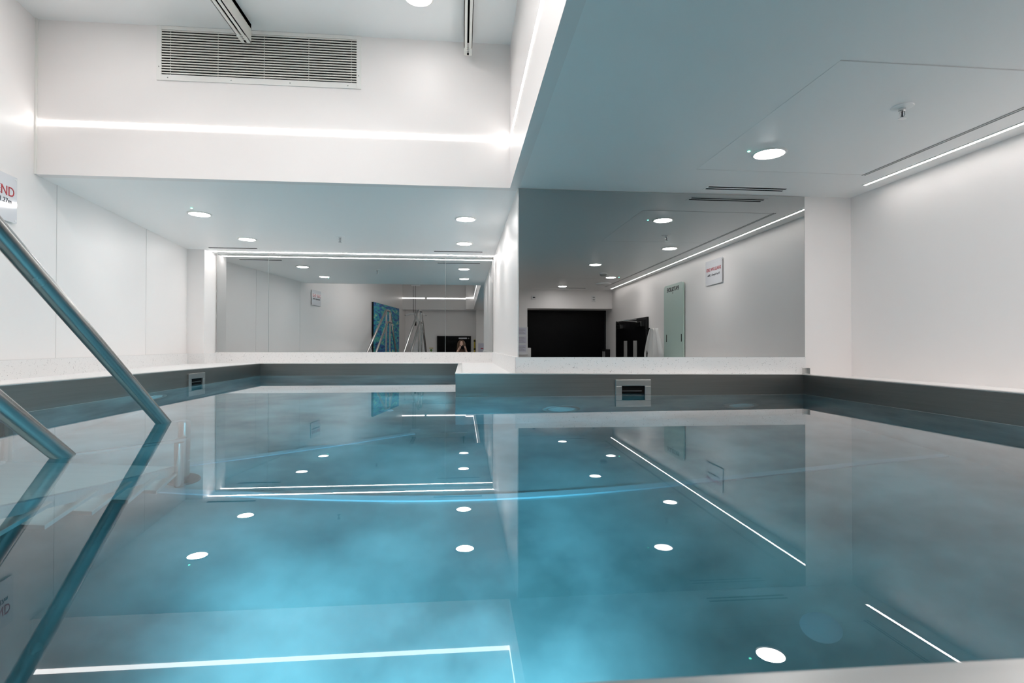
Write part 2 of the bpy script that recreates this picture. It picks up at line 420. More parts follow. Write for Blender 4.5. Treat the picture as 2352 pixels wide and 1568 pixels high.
# skimmers
def skimmer(label, o, ux, n, w, h):
    """o centre on the wall, ux along the wall, n into the pool"""
    t = thing('skimmer', label, 'skimmer', o, 'pool skimmers')
    ux, n = Vector(ux), Vector(n); uz = Vector((0, 0, 1)); b = .042
    bm = new_bm()
    for a0, a1, c0, c1 in ((-w/2, w/2, h/2 - b, h/2), (-w/2, w/2, -h/2, -h/2 + b), (-w/2, -w/2 + b, -h/2 + b, h/2 - b), (w/2 - b, w/2, -h/2 + b, h/2 - b)):
        add_obox(bm, o, ux, n, uz, a0, a1, -.002, .014, c0, c1)
    obj('frame', bm, M['skim'], t, bevel=.003)
    bm = new_bm(); add_obox(bm, o, ux, n, uz, -w/2 + b, w/2 - b, -.002, .002, -h/2 + b, h/2 - b); obj('opening', bm, M['dark'], t)
    bm = new_bm(); add_obox(bm, o, ux, n, uz, -w/2 + b + .004, w/2 - b - .02, .003, .010, .008, .014); obj('weir_flap', bm, M['weir'], t)
skimmer('steel framed skimmer below the big mirror', (1.119, 3.42, .002), (1, 0, 0), (0, -1, 0), .238, .172)
skimmer('steel framed skimmer in the left pool wall', (-2.127, 4.47, .008), (0, 1, 0), (1, 0, 0), .262, .160)

# underwater lamps
def pool_lamp(label, o, n, mt):
    t = thing('underwater_lamp', label, 'lamp', o, 'underwater lamps')
    n = Vector(n); ax = 'Y' if abs(n.y) > .5 else 'X'; s = n.y if ax == 'Y' else n.x
    bm = new_bm(); add_lathe(bm, [(.088, 0), (.125, 0), (.125, .012 * s), (.11, .02 * s), (.088, .016 * s), (.088, 0)], 36, o, ax); obj('bezel', bm, M['rim'], t, smooth=True)
    bm = new_bm(); add_lathe(bm, [(.088, .002 * s), (.05, .016 * s), (0, .02 * s)], 36, o, ax); obj('lens', bm, mt, t, smooth=True)
pool_lamp('round underwater lamp left of the skimmer below the big mirror', (.64, 3.42, -.775), (0, -1, 0), M['lensdull'])
pool_lamp('round underwater lamp right of the skimmer below the big mirror', (1.862, 3.42, -.775), (0, -1, 0), M['lensdull'])
pool_lamp('round underwater lamp in the left pool wall behind the handrail', (-2.126, 3.91, -.56), (1, 0, 0), M['lensdull'])
pool_lamp('added underwater fill light on the short return wall, out of view', (-.045, 4.6, -.66), (-1, 0, 0), M['poolfilldim'])  # unseen, added to brighten the alcove water and ceiling
def hooded_fill(label, o, d, foot):  # added fill; its hood is shaped to keep the steps side dark
    t = thing('hooded_fill_light', label, 'lamp', o)
    q = Vector((0, 0, 1)).rotation_difference(Vector(d)).to_matrix().to_4x4(); T = Matrix.Translation(o) @ q
    for nm, prof, mt in (('hood', [(0, -.05), (.06, -.05), (.10, -.01), (.134, .25), (.130, .25), (.095, 0), (0, -.004)], M['blackmatt']), ('lens', [(.055, .004), (.035, .012), (0, .014)], M['poolfill'])):
        bm = new_bm(); add_lathe(bm, prof, 32); bmesh.ops.transform(bm, matrix=T, verts=bm.verts[:]); obj(nm, bm, mt, t, smooth=True)
    bm = new_bm(); add_tube(bm, [Vector(o), Vector(foot)], .02, 12); obj('arm', bm, M['rim'], t, smooth=True)
hooded_fill('added hooded fill light under water on the near pool wall, out of view', (-.13, .40, -.46), (-.02, .86, -.55), (-.13, .285, -.45))  # unseen source put in to brighten the pool floor

# ------------------------------------------------------------------ steps and handrails
D = Vector((-.112, 1, -.655))
P1 = Vector((-1.185, 2.22, 0)); P2 = Vector((-1.104, 1.605, 0))
def handrail(label, dx):
    off = Vector((dx, 0, 0))
    t = thing('handrail', label, 'handrail', P1 + off + Vector((0, .2, -1.2)), 'stair handrails')
    apex = P1 - 1.70 * D + off
    bot = P1 + .205 * D + off                       # where the bar turns down
    foot = Vector((bot.x - .004, bot.y + .02, -1.19))
    back = apex + Vector((.035, -.36, .0))
    end = Vector((back.x + .16, back.y - 1.55, FL + .03))
    bm = new_bm(); add_tube(bm, [foot, bot + Vector((0, .02, 0)), apex, back, end], .024, 18, .07); obj('top_rail', bm, M['rail'], t, smooth=True)
    l0 = P2 + off - 1.22 * Vector((-.105, 1, -.70)); l1 = P2 + off + .80 * Vector((-.105, 1, -.70))
    bm = new_bm(); add_tube(bm, [Vector((foot.x + .004, foot.y - .01, l1.z - .02)), l1 - Vector((0, .03, 0)), l0], .024, 18, .05); obj('mid_rail', bm, M['rail'], t, smooth=True)
    for dy in (-.03, -.36):
        p = apex + Vector((-dy * .11, dy, 0))
        bm = new_bm(); add_tube(bm, [p + Vector((0, 0, -.02)), Vector((p.x, p.y, .135))], .019, 14); obj('post', bm, M['rail'], t, smooth=True)
    bm = new_bm(); add_tube(bm, [l0, l0 + Vector((.04, -.32, -.004))], .019, 14); obj('cross_bar', bm, M['rail'], t, smooth=True)
    bm = new_bm(); add_tube(bm, [Vector((foot.x + .02, foot.y - .075, -1.19)), Vector((foot.x + .02, foot.y - .075, -.60))], .019, 14); obj('post', bm, M['rail'], t, smooth=True)
    bm = new_bm(); add_lathe(bm, [(0, -1.185), (.03, -1.18), (.062, -1.186), (.068, -1.2), (0, -1.2)], 28, (foot.x, foot.y, 0)); obj('base_flange', bm, M['weir'], t, smooth=True)
    return t
handrail('steel handrail entering the water, the right one of two', 0)
handrail('steel handrail on the wall side of the pool steps', -.72)

st = thing('pool_steps', 'submerged steel steps with flat treads between the handrails', 'steps', (-1.5, 1.5, -1.2))
def sx(y): return -.112 * (y - 2.22) - 1.190
for k in range(6):
    y = 2.166 - .2175 * k; z = -1.033 + .1365 * k
    x = sx(y)
    bm = new_bm(); add_prism(bm, [(x - .72, y), (x + .015, y), (x - .018, y + .26), (x - .75, y + .26)], z - .03, z); obj('tread', bm, M['rim'], st, bevel=.002)
for dx in (-.02, -.70):
    bm = new_bm()
    a = Vector((sx(1.02) + dx, 1.02, -.10)); b = Vector((sx(2.40) + dx, 2.40, -1.0))
    vs = []
    for p in (a, b):
        for w in (0, .018):
            for h in (0, -.095): vs.append(bm.verts.new(p + Vector((w, 0, h))))
    for f in ((0, 1, 3, 2), (4, 6, 7, 5), (0, 4, 5, 1), (2, 3, 7, 6), (0, 2, 6, 4), (1, 5, 7, 3)): bm.faces.new([vs[i] for i in f])
    obj('stringer', bm, M['rim'], st)
bm = new_bm(); add_prism(bm, [(-1.80, .06), (-.90, .06), (-.96, .62), (-1.86, .62)], .128, .150); obj('landing', bm, M['rim'], st, bevel=.002)

# ------------------------------------------------------------------ mirrors
def mirror(label, x0, x1, y, z0, z1, th, tilt=0.0, group=None):
    t = thing('wall_mirror', label, 'mirror', ((x0 + x1) / 2, y, z0), group)
    bm = new_bm(); add_box(bm, x0 + .0015, x1 - .0015, y, y + th, z0 + .0015, z1 - .0015); g = obj('mirror_glass', bm, M['mirror'], t)
    bm = new_bm()
    for a, b, c, d in ((x0, x0 + .0015, z0, z1), (x1 - .0015, x1, z0, z1), (x0, x1, z0, z0 + .0015), (x0, x1, z1 - .0015, z1)):
        add_box(bm, a, b, y - .0004, y + th, c, d)
    obj('polished_edge', bm, M['mirroredge'], t)
    if tilt:
        for ch in t.children: pass
        t.rotation_euler = (tilt, 0, 0)
    return t
mirror('large mirror on the wall above the skimmer', .368, 2.372, YM - .006, .2334, HC - .004, .006)
mirror('left pane of the alcove mirror', -2.787, -2.220, YD, .2334, HC - .004, .008, group='alcove mirror panes')
mirror('wide middle pane of the alcove mirror', -2.218, -.205, YD, .2334, HC - .004, .008, group='alcove mirror panes')
mirror('right pane of the alcove mirror beside the white wall block', -.203, XA - .004, YD, .2334, HC - .004, .008, group='alcove mirror panes')

# ------------------------------------------------------------------ ceiling lights
def downlight(label, x, y, z, first=[None]):
    if first[0] is None:
        t = thing('downlight', label, 'downlight', (x, y, z), 'recessed downlights')
        bm = new_bm(); add_lathe(bm, [(.071, .0), (.071, -.006), (.078, -.009), (.088, -.004), (.089, 0), (.071, 0)], 40); obj('trim_ring', bm, M['white'], t, smooth=True, world=False)
        bm = new_bm(); add_lathe(bm, [(.071, -.004), (.062, -.009), (.038, -.013), (0, -.0145)], 40); obj('diffuser', bm, M['downright'], t, smooth=True, world=False)
        first[0] = t; return t
    r = first[0].copy(); COL.objects.link(r); r.location = (x, y, z); r['label'] = label
    for ch in first[0].children:
        c = ch.copy(); COL.objects.link(c); c.parent = r
        if z == HC and y > YM and ch.name.startswith('diffuser'):
            c.data = ch.data.copy(); c.data.materials[0] = M['down']
        if z == HU and ch.name.startswith('diffuser'):
            c.data = ch.data.copy(); c.data.materials[0] = M['downupper'] if abs(y) > 1.8 and abs(y) != 2 else M['downadded']
    return r
DL = [(1.651, 2.728, HC, 'round downlight over the pool in front of the big mirror'),
      (2.199, 1.504, HC, 'round downlight in the right ceiling, second in front of the big mirror'),
      (1.688, .320, HC, 'round downlight in the right ceiling, third in front of the big mirror'),
      (2.238, -.898, HC, 'round downlight by the smoke detector in the right ceiling'),
      (1.730, -2.144, HC, 'round downlight closest to the dark rear opening'),
      (-2.081, 4.419, HC, 'front left downlight in the alcove ceiling'),
      (-2.106, 5.421, HC, 'back left downlight in the alcove ceiling'),
      (.022, 4.381, HC, 'front right downlight in the alcove ceiling'),
      (.015, 5.431, HC, 'back right downlight in the alcove ceiling'),
      (-.256, 3.065, HU, 'round downlight in the raised ceiling right of the air grille'),
      (-2.12, 2.98, HU, 'round downlight in the raised ceiling left of the air grille'),
      (-.75, 1.0, HU, 'added unseen downlight in the middle right of the raised ceiling'),  # from here on: unseen fixtures added to light the bulkheads evenly
      (-1.20, 1.0, HU, 'added unseen downlight in the centre of the raised ceiling'),
      (-.72, 2.0, HU, 'added unseen downlight second from the air grille on the right of the raised ceiling'),
      (-1.62, 2.0, HU, 'added unseen downlight second from the air grille on the left of the raised ceiling'),
      (-1.15, 2.0, HU, 'added unseen downlight second from the air grille between the hoist tracks')]
for x, y, z, l in DL: downlight(l, x, y, z)
for x, y, l in ((1.528, 2.714, 'tiny green light beside the downlight at the big mirror'), (-2.06, 4.251, 'tiny green light beside the front left alcove downlight'), (2.36, -.88, 'tiny green light beside the smoke detector downlight')):
    bm = new_bm(); add_lathe(bm, [(.0075, 0), (.006, -.004), (0, -.006)], 16, (x, y, HC))
    tag(obj('indicator_light', bm, M['green'], smooth=True), l, 'light', 'green indicator lights')

def led(label, parts_box, m, prof=None):
    t = thing('light_strip', label, 'light', ((parts_box[0] + parts_box[1]) / 2, (parts_box[2] + parts_box[3]) / 2, parts_box[4]), 'linear light strips')
    bm = new_bm(); add_box(bm, *parts_box); obj('diffuser', bm, m, t)
    return t
led('long bright light strip across the bulkhead over the alcove', (lw(3.5) + .002, XF, YM - .003, YM, HS - .014, HS + .014), M['led'])
led('bright light strip along the right bulkhead of the raised ceiling', (XF - .003, XF, -2.46, YM - .004, HS - .014, HS + .014), M['led'])
led('left light strip on the rear bulkhead', (lw(-2.72) + .002, -1.08, -2.72, -2.717, HS - .014, HS + .014), M['led'])
led('right light strip on the rear bulkhead', (-1.02, .089, -2.72, -2.717, HS - .014, HS + .014), M['led'])
led('short light strip on the boxed-out rear corner', (.09, XF - .004, -2.46, -2.457, HS - .014, HS + .014), M['led'])
led('slim light strip over the alcove mirror', (-2.795, XA - .001, 6.165, 6.185, HC - .003, HC), M['ledsoft'])
# slanted strip at the right wall
t = thing('light_strip', 'long light strip in the ceiling along the right wall', 'light', (2.64, .3, HC), 'linear light strips')
bm = new_bm(); add_prism(bm, [(2.583, 3.21), (2.685, -2.495), (2.705, -2.495), (2.603, 3.21)], HC - .003, HC - .0004); obj('diffuser', bm, M['ledright'], t)
bm = new_bm()
add_prism(bm, [(2.577, 3.216), (2.679, -2.501), (2.685, -2.501), (2.583, 3.216)], HC - .004, HC - .0004); add_prism(bm, [(2.603, 3.216), (2.705, -2.501), (2.711, -2.501), (2.609, 3.216)], HC - .004, HC - .0004)
obj('housing', bm, M['white'], t)

# ceiling slots, panels, sprinklers
def slot(label, x0, x1, y0, y1, cuts):
    t = thing('air_slot', label, 'vent', ((x0 + x1) / 2, (y0 + y1) / 2, HC), 'ceiling air slots')
    bm = new_bm(); add_box(bm, x0 - .015, x1 + .015, y0 - .012, y1 + .012, HC - .0015, HC); obj('frame', bm, M['ceil'], t)
    for a, b in cuts:
        bm = new_bm(); add_box(bm, x0, x1, a, b, HC - .003, HC - .0014); obj('slot', bm, M['dark'], t)
slot('double air slot in the ceiling before the big mirror', 1.605, 2.14, 3.325, 3.40, ((3.334, 3.350), (3.376, 3.390)))
slot('air slot at the left end of the alcove ceiling', -2.70, -2.205, 5.91, 5.965, ((5.92, 5.955),))
slot('air slot at the right end of the alcove ceiling', -.316, .217, 5.885, 5.94, ((5.895, 5.93),))
slot('air slot near the rear wall in the right ceiling', 1.69, 2.21, -2.47, -2.42, ((-2.46, -2.43),))
t = thing('linear_slot', 'long dark shadow gap in the ceiling along the right light strip', 'vent', (2.46, .3, HC))
bm = new_bm(); add_prism(bm, [(2.428, 3.03), (2.492, -2.2), (2.500, -2.2), (2.436, 3.03)], HC - .002, HC); add_prism(bm, [(2.446, 3.03), (2.510, -2.2), (2.516, -2.2), (2.452, 3.03)], HC - .002, HC)
obj('gap', bm, M['grey'], t)
for l, x0, x1, y0, y1 in (('white access panel in the ceiling before the big mirror', 1.376, 2.425, 1.82, 3.015), ('white access panel in the ceiling near the rear wall', 1.436, 2.46, -2.40, -1.05)):
    t = thing('access_panel', l, 'panel', ((x0 + x1) / 2, (y0 + y1) / 2, HC), 'ceiling access panels')
    bm = new_bm(); add_box(bm, x0, x1, y0, y1, HC - .0012, HC - .0004); obj('leaf', bm, M['ceil'], t)
    for a, b, c, d in ((x0, x1, y0 - .005, y0), (x0, x1, y1, y1 + .005)):
        bm = new_bm(); add_box(bm, a, b, c, d, HC - .0016, HC - .0004); obj('joint', bm, M['seam'], t)
def sprinkler(label, x, y):
    t = thing('sprinkler', label, 'sprinkler', (x, y, HC), 'fire sprinklers')
    bm = new_bm(); add_lathe(bm, [(0, 0), (.045, 0), (.042, -.004), (.02, -.007), (0, -.007)], 28, (x, y, HC)); obj('rosette', bm, M['ceil'], t, smooth=True)
    bm = new_bm(); add_lathe(bm, [(.014, -.007), (.014, -.018), (.009, -.022), (0, -.022)], 18, (x, y, HC)); obj('neck', bm, M['chrome'], t, smooth=True)
    bm = new_bm(); add_tube(bm, [(x, y, HC - .02), (x, y, HC - .046)], .003, 8); obj('bulb', bm, M['ink'], t)
    bm = new_bm()
    for s in (-1, 1): add_tube(bm, [(x + .010 * s, y, HC - .018), (x + .012 * s, y, HC - .034), (x + .003 * s, y, HC - .05)], .0022, 8)
    obj('yoke', bm, M['chrome'], t, smooth=True)
    bm = new_bm(); add_lathe(bm, [(0, -.050), (.016, -.051), (.016, -.053), (0, -.054)], 16, (x, y, HC)); obj('deflector', bm, M['chrome'], t)
sprinkler('chrome sprinkler in the access panel of the right ceiling', 1.91, 2.145)
sprinkler('small sprinkler in the alcove ceiling', -1.172, 5.214)
t = thing('smoke_detector', 'white smoke detector in the right ceiling near the rear', 'detector', (2.0, -.44, HC))
bm = new_bm(); add_lathe(bm, [(0, 0), (.055, 0), (.055, -.018), (0, -.018)], 28, (2.0, -.44, HC)); obj('base', bm, M['whiteplastic'], t, smooth=True)
bm = new_bm(); add_lathe(bm, [(.048, -.018), (.048, -.034), (.035, -.046), (0, -.05)], 28, (2.0, -.44, HC)); obj('chamber', bm, M['grey'], t, smooth=True)
t = thing('ceiling_speaker', 'flat round white speaker in the ceiling near the rear wall', 'speaker', (2.33, -1.66, HC))
bm = new_bm(); add_lathe(bm, [(0, -.03), (.10, -.03), (.125, -.022), (.13, 0), (0, 0)], 32, (2.33, -1.66, HC)); obj('cover', bm, M['whiteplastic'], t, smooth=True)
bm = new_bm(); add_lathe(bm, [(.03, -.031), (.085, -.031), (.085, -.034), (.03, -.034), (.03, -.031)], 32, (2.33, -1.66, HC)); obj('grille', bm, M['white'], t, smooth=True)

# ------------------------------------------------------------------ ventilation grille
t = thing('air_grille', 'wide white louvred air grille in the bulkhead', 'grille', (-1.28, YM, 1.96))
X0, X1, Z0, Z1 = -1.878, -.686, 2.002, 2.284
bm = new_bm()
for a, b, c, d in ((-1.907, X0, 1.966, 2.3075), (X1, -.657, 1.966, 2.3075), (X0, X1, 1.966, Z0), (X0, X1, Z1, 2.3075)): add_box(bm, a, b, YM - .008, YM, c, d)
obj('frame', bm, M['white'], t, bevel=.001)
bm = new_bm(); add_box(bm, X0, X1, YM - .002, YM, Z0, Z1); obj('duct', bm, M['dark'], t)
n = 17; p = (Z1 - Z0) / n
for k in range(n):
    z = Z0 + p * (k + .62)
    bm = new_bm(); add_box(bm, X0, X1, YM - .008, YM - .003, z - .0038, z + .0038); obj('louvre', bm, M['offwhite'], t)
for x in (X0 + .05, X0 + .335, X0 + .615, X0 + .89, X1 - .035):
    bm = new_bm(); add_box(bm, x, x + .004, YM - .0045, YM - .002, Z0, Z1); obj('stiffener', bm, M['grey'], t)
for x, z in ((-1.84, 1.983), (-1.46, 1.983), (-1.10, 1.983), (-.74, 1.983), (-1.893, 2.05), (-.672, 2.05)):
    bm = new_bm(); add_lathe(bm, [(.004, -.008), (.003, -.0095), (0, -.01)], 10, (x, YM, z), 'Y'); obj('screw', bm, M['grey'], t)

# ------------------------------------------------------------------ hoist
def track(label, x0, x1, yend):
    t = thing('hoist_track', label, 'track', ((x0 + x1) / 2, yend, HU), 'ceiling hoist tracks')
    zb, g = 2.19, .012; xm = (x0 + x1) / 2
    bm = new_bm()
    y0 = -2.70
    add_box(bm, x0, xm - g / 2, y0, yend, zb, zb + .006); add_box(bm, xm + g / 2, x1, y0, yend, zb, zb + .006)
    add_box(bm, x0, x0 + .004, y0, yend, zb, HU); add_box(bm, x1 - .004, x1, y0, yend, zb, HU); add_box(bm, x0, x1, y0, yend, HU - .03, HU)
    obj('rail', bm, M['offwhite'], t)
    bm = new_bm(); add_box(bm, x0 + .005, x1 - .005, y0, yend - .09, zb + .03, zb + .034); obj('channel', bm, M['dark'], t)
    bm = new_bm(); add_box(bm, x0, x1, yend - .085, yend, zb - .001, zb + .0062)
    obj('end_stop', bm, M['offwhite'], t)
    for d in (.072, .05):
        bm = new_bm(); add_lathe(bm, [(0, 0), (.0075, 0), (.0065, -.003), (0, -.004)], 14, (xm, yend - d, zb - .001)); obj('bolt', bm, M['grey'], t)
    bm = new_bm(); add_box(bm, xm - g / 2, xm + g / 2, yend - .035, yend - .008, zb - .002, zb); obj('slot', bm, M['dark'], t)
    return t
track('white ceiling hoist track crossing the air grille', -1.372, -1.316, 3.43)
track('white ceiling hoist track right of the air grille', .004, .056, 3.44)
t = thing('hoist_beam', 'white crossbeam running between the two hoist tracks', 'beam', (-.66, -2.0, 2.06))
bm = new_bm(); add_box(bm, -1.45, .13, -2.04, -1.96, 2.06, 2.15); obj('beam', bm, M['offwhite'], t, bevel=.003)
for x in (-1.344, .03):
    bm = new_bm(); add_box(bm, x - .02, x + .02, -2.06, -1.94, 2.15, 2.20); obj('trolley', bm, M['grey'], t)
t = thing('patient_hoist', 'ceiling hoist motor with a hanging padded spreader bar', 'hoist', (-1.28, -2.0, 1.15))
bm = new_bm(); add_box(bm, -1.40, -1.16, -2.09, -1.91, 1.95, 2.06); obj('motor', bm, M['whiteplastic'], t, bevel=.015)
for x in (-1.285, -1.345):
    bm = new_bm(); add_tube(bm, [(x, -2.0, 1.96), (x + .002, -2.0, 1.22)], .004, 8); obj('strap', bm, M['blackmatt'], t)
bm = new_bm(); add_tube(bm, [(-1.53, -2.0, 1.152), (-1.40, -2.0, 1.178), (-1.28, -2.0, 1.186), (-1.15, -2.0, 1.178), (-1.03, -2.0, 1.152)], .02, 14); obj('spreader_bar', bm, M['whiteplastic'], t, smooth=True)
for s in (-1, 1):
    bm = new_bm(); add_tube(bm, [(-1.275 + .25 * s, -2.0, 1.15), (-1.275 + .285 * s, -2.0, 1.135), (-1.275 + .30 * s, -2.0, 1.15)], .007, 8); obj('hook', bm, M['grey'], t, smooth=True)
bm = new_bm(); add_box(bm, -1.305, -1.255, -2.02, -1.98, 1.19, 1.25); obj('swivel', bm, M['grey'], t, bevel=.006)
bm = new_bm(); add_box(bm, -1.31, -1.255, -1.985, -1.955, .86, .98); obj('hand_control', bm, M['blackmatt'], t, bevel=.008)
bm = new_bm(); add_tube(bm, [(-1.345, -2.0, 1.96), (-1.335, -1.975, 1.3), (-1.285, -1.97, .98)], .0035, 8); obj('cable', bm, M['blackmatt'], t)

# ------------------------------------------------------------------ signs
def sign(label, o, ux, w, h, lines):
    """o centre on wall surface"""
    ux = Vector(ux).normalized(); uz = Vector((0, 0, 1)); n = ux.cross(uz)
    t = thing('wall_sign', label, 'sign', o, 'pool depth signs')
    bm = new_bm(); add_obox(bm, o, ux, uz, n, -w/2, w/2, -h/2, h/2, .010, .016); obj('plate', bm, M['sign'], t, bevel=.001)
    for a in (-1, 1):
        for c in (-1, 1):
            p = Vector(o) + ux * (a * (w/2 - .014)) + uz * (c * (h/2 - .014))
            bm = new_bm(); add_tube(bm, [p, p + n * .019], .006, 12); obj('fixing', bm, M['whiteplastic'], t, smooth=True)
    for txt, wd, zz, m, hh, bold, dx in lines:
        text_mesh(txt, wd, frame(Vector(o) + uz * zz + n * .0161 + ux * dx, ux, uz), m, 'lettering', t, bold=bold, height=hh)
yc = 3.122
sign('white DEEP END sign on the left wall', (lw(yc), yc, 1.14), (-.14442, 1, 0), .386, .265,
     [('DEEP END', .335, .038, M['red'], .052, .0, .0), ('Pool depth 1.27m', .29, -.022, M['ink'], .036, 0, .0)])
yc = 1.413
sign('white SHALLOW END sign on the right wall', (rw(yc), yc, 1.121), (.0112, -1, 0), .392, .27,
     [('SHALLOW END', .345, .034, M['red'], .037, .006, 0), ('Pool depth 1.20m', .28, -.030, M['ink'], .032, 0, 0)])

# ------------------------------------------------------------------ right wall things seen in the mirror
RU = Vector((.0112, -1, 0)).normalized(); RN = Vector((-1, -.0112, 0)).normalized(); UZ = Vector((0, 0, 1))
def ro(y, z): return Vector((rw(y), y, z))
t = thing('transfer_board', 'tall pale green patient transfer board on the right wall', 'board', ro(.295, -.55))
bm = new_bm()
pts = []
w, z0, z1, r = .645, -.55, 1.118, .05
for cx, cz, a0 in ((w/2 - r, z1 - r, 0), (-w/2 + r, z1 - r, 90), (-w/2 + r, z0 + r, 180), (w/2 - r, z0 + r, 270)):
    for k in range(7):
        a = math.radians(a0 + 15 * k); pts.append((cx + r * math.cos(a), cz + r * math.sin(a)))
c0 = ro(.295, 0)
A_ = [bm.verts.new(c0 + RU * p[0] + UZ * p[1] + RN * .012) for p in pts]; B_ = [bm.verts.new(c0 + RU * p[0] + UZ * p[1] + RN * .030) for p in pts]
bm.faces.new(A_[::-1]); bm.faces.new(B_)
for i in range(len(pts)): j = (i + 1) % len(pts); bm.faces.new((A_[i], A_[j], B_[j], B_[i]))
obj('board', bm, M['sage'], t)
for yy in (.065, .568):
    bm = new_bm(); add_obox(bm, ro(yy, .415), RU, UZ, RN, -.011, .011, -.048, .048, .0295, .031); obj('hand_slot', bm, M['dark'], t)
text_mesh('PATSLIDE', .40, frame(ro(.286, 1.055) + RN * .0302, RU, UZ), M['ink'], 'lettering', t, bold=.03, height=.055)
bm = new_bm(); add_obox(bm, ro(.285, 1.005), RU, UZ, RN, -.006, .006, -.012, .012, .030, .0312); obj('mark', bm, M['ink'], t)

def cloth_sheet(y0, y1, zt, zb, notch):
    bm = new_bm(); nx, nz = 28, 30; rows = []
    for side in (0, 1):
        g = []
        for j in range(nz + 1):
            v = j / nz; row = []
            for i in range(nx + 1):
                u = i / nx
                half = (.34 + .66 * min(1, v * 1.9) ** .8)
                y = (y0 + y1) / 2 + .03 * (1 - v) + (u - .5) * (y1 - y0) * half
                d = .02 + .018 * math.sin(u * 21 + 1.3 * v) + .012 * math.sin(u * 43 - 2 * v) + .05 * v * math.sin(math.pi * u)
                top = zt - notch * math.exp(-((u - .55) / .10) ** 2) - .03 * abs(u - .5)
                z = top + (zb - top) * v
                row.append(bm.verts.new(ro(y, z) + RN * (max(.006, d) * (1 - side) + .002 * side)))
            g.append(row)
        rows.append(g)
    F, K = rows
    for g in rows:
        for j in range(nz):
            for i in range(nx): bm.faces.new((g[j][i], g[j][i + 1], g[j + 1][i + 1], g[j + 1][i]))
    for j in range(nz):
        bm.faces.new((F[j][0], F[j + 1][0], K[j + 1][0], K[j][0])); bm.faces.new((F[j][nx], F[j + 1][nx], K[j + 1][nx], K[j][nx]))
    for i in range(nx):
        bm.faces.new((F[0][i], F[0][i + 1], K[0][i + 1], K[0][i])); bm.faces.new((F[nz][i], F[nz][i + 1], K[nz][i + 1], K[nz][i]))
    return bm
t = tag(obj('hanging_apron', cloth_sheet(-.84, -.12, .575, -.12, .13), M['plasticbag'], smooth=True), 'white plastic apron hanging between the black doors and green board', 'apron')
t = thing('coat_hook', 'dark coat hook beside the white hanging apron', 'hook', ro(-.69, .52))
bm = new_bm(); add_obox(bm, ro(-.69, .53), RU, UZ, RN, -.018, .018, -.05, .05, 0, .008); obj('plate', bm, M['blackmatt'], t)
bm = new_bm(); add_tube(bm, [ro(-.69, .55) + RN * .006, ro(-.69, .545) + RN * .05, ro(-.69, .575) + RN * .065], .006, 10, .02); obj('hook', bm, M['blackmatt'], t, smooth=True)

d1 = thing('door_1', 'pair of black doors with slim glass panels in the right wall', 'door', ro(-1.57, FL)); d1['kind'] = 'structure'
bm = new_bm()
add_obox(bm, ro(-1.57, 0), RU, UZ, RN, -.84, -.80, FL, .75, 0, .03); add_obox(bm, ro(-1.57, 0), RU, UZ, RN, .80, .84, FL, .75, 0, .03); add_obox(bm, ro(-1.57, 0), RU, UZ, RN, -.80, .80, .712, .75, 0, .03)
obj('frame', bm, M['blackmatt'], d1)
for s in (-1, 1):
    bm = new_bm(); a, b = sorted((.004 * s, .80 * s)); add_obox(bm, ro(-1.57, 0), RU, UZ, RN, a, b, FL + .005, .710, 0, .022); lf = obj('leaf', bm, M['black'], d1)
    c = .26 * s
    bm = new_bm(); add_obox(bm, ro(-1.57, 0), RU, UZ, RN, c - .09, c + .09, -.62, .398, .0221, .026); obj('vision_panel', bm, M['grey'], d1)
    bm = new_bm(); e = .56 * s; add_obox(bm, ro(-1.57, 0), RU, UZ, RN, e - .13, e + .13, .615, .685, .022, .07); obj('door_closer', bm, M['chrome'], d1, bevel=.004)
    bm = new_bm(); p = ro(-1.57, .69) + RU * (e - .1 * s) + RN * .05
    add_tube(bm, [p, p + RU * (-.30 * s) + RN * .16 + UZ * .03, p + RU * (-.10 * s) - RN * .02 + UZ * .045], .009, 8); obj('closer_arm', bm, M['chrome'], d1)

# ------------------------------------------------------------------ rear wall things
t = thing('wall_control', 'small white control box above the left of the dark opening', 'control', (1.31, -2.757, 1.205), 'wall controls')
bm = new_bm(); add_box(bm, 1.272, 1.346, -2.757, -2.735, 1.168, 1.243); obj('case', bm, M['whiteplastic'], t, bevel=.004)
bm = new_bm(); add_box(bm, 1.286, 1.332, -2.735, -2.733, 1.195, 1.218); obj('display', bm, M['ink'], t)
t = thing('wall_control', 'tall white control plate above the right of the dark opening', 'control', (2.435, -2.757, 1.198), 'wall controls')
bm = new_bm(); add_box(bm, 2.40, 2.47, -2.757, -2.738, 1.14, 1.257); obj('case', bm, M['whiteplastic'], t, bevel=.004)
for z in (1.175, 1.218):
    bm = new_bm(); add_box(bm, 2.415, 2.455, -2.738, -2.735, z - .011, z + .011); obj('button', bm, M['grey'], t)
t = thing('notice_board', 'lilac notice holder with three sheets left of the dark opening', 'notice', (1.08, -2.757, .15))
bm = new_bm(); add_box(bm, .93, 1.195, -2.757, -2.745, .155, .665); obj('backing', bm, M['sign'], t)
for z in (.52, .36, .205):
    bm = new_bm(); add_box(bm, .96, 1.165, -2.745, -2.742, z, z + .125); obj('sheet', bm, M['paper'], t)
    bm = new_bm()
    for k in range(5): add_box(bm, .975, 1.15 - .02 * (k % 3), -2.742, -2.7415, z + .018 + .02 * k, z + .024 + .02 * k)
    obj('print', bm, M['grey'], t)
bm = new_bm(); add_box(bm, .95, 1.18, -2.757, -2.715, .150, .160); obj('tray', bm, M['whiteplastic'], t)
t = thing('soap_dispenser', 'white dispenser at the left edge of the dark opening', 'dispenser', (1.215, -2.80, .05))
bm = new_bm(); add_box(bm, 1.189, 1.26, -2.86, -2.765, .08, .278); obj('body', bm, M['whiteplastic'], t, bevel=.012)
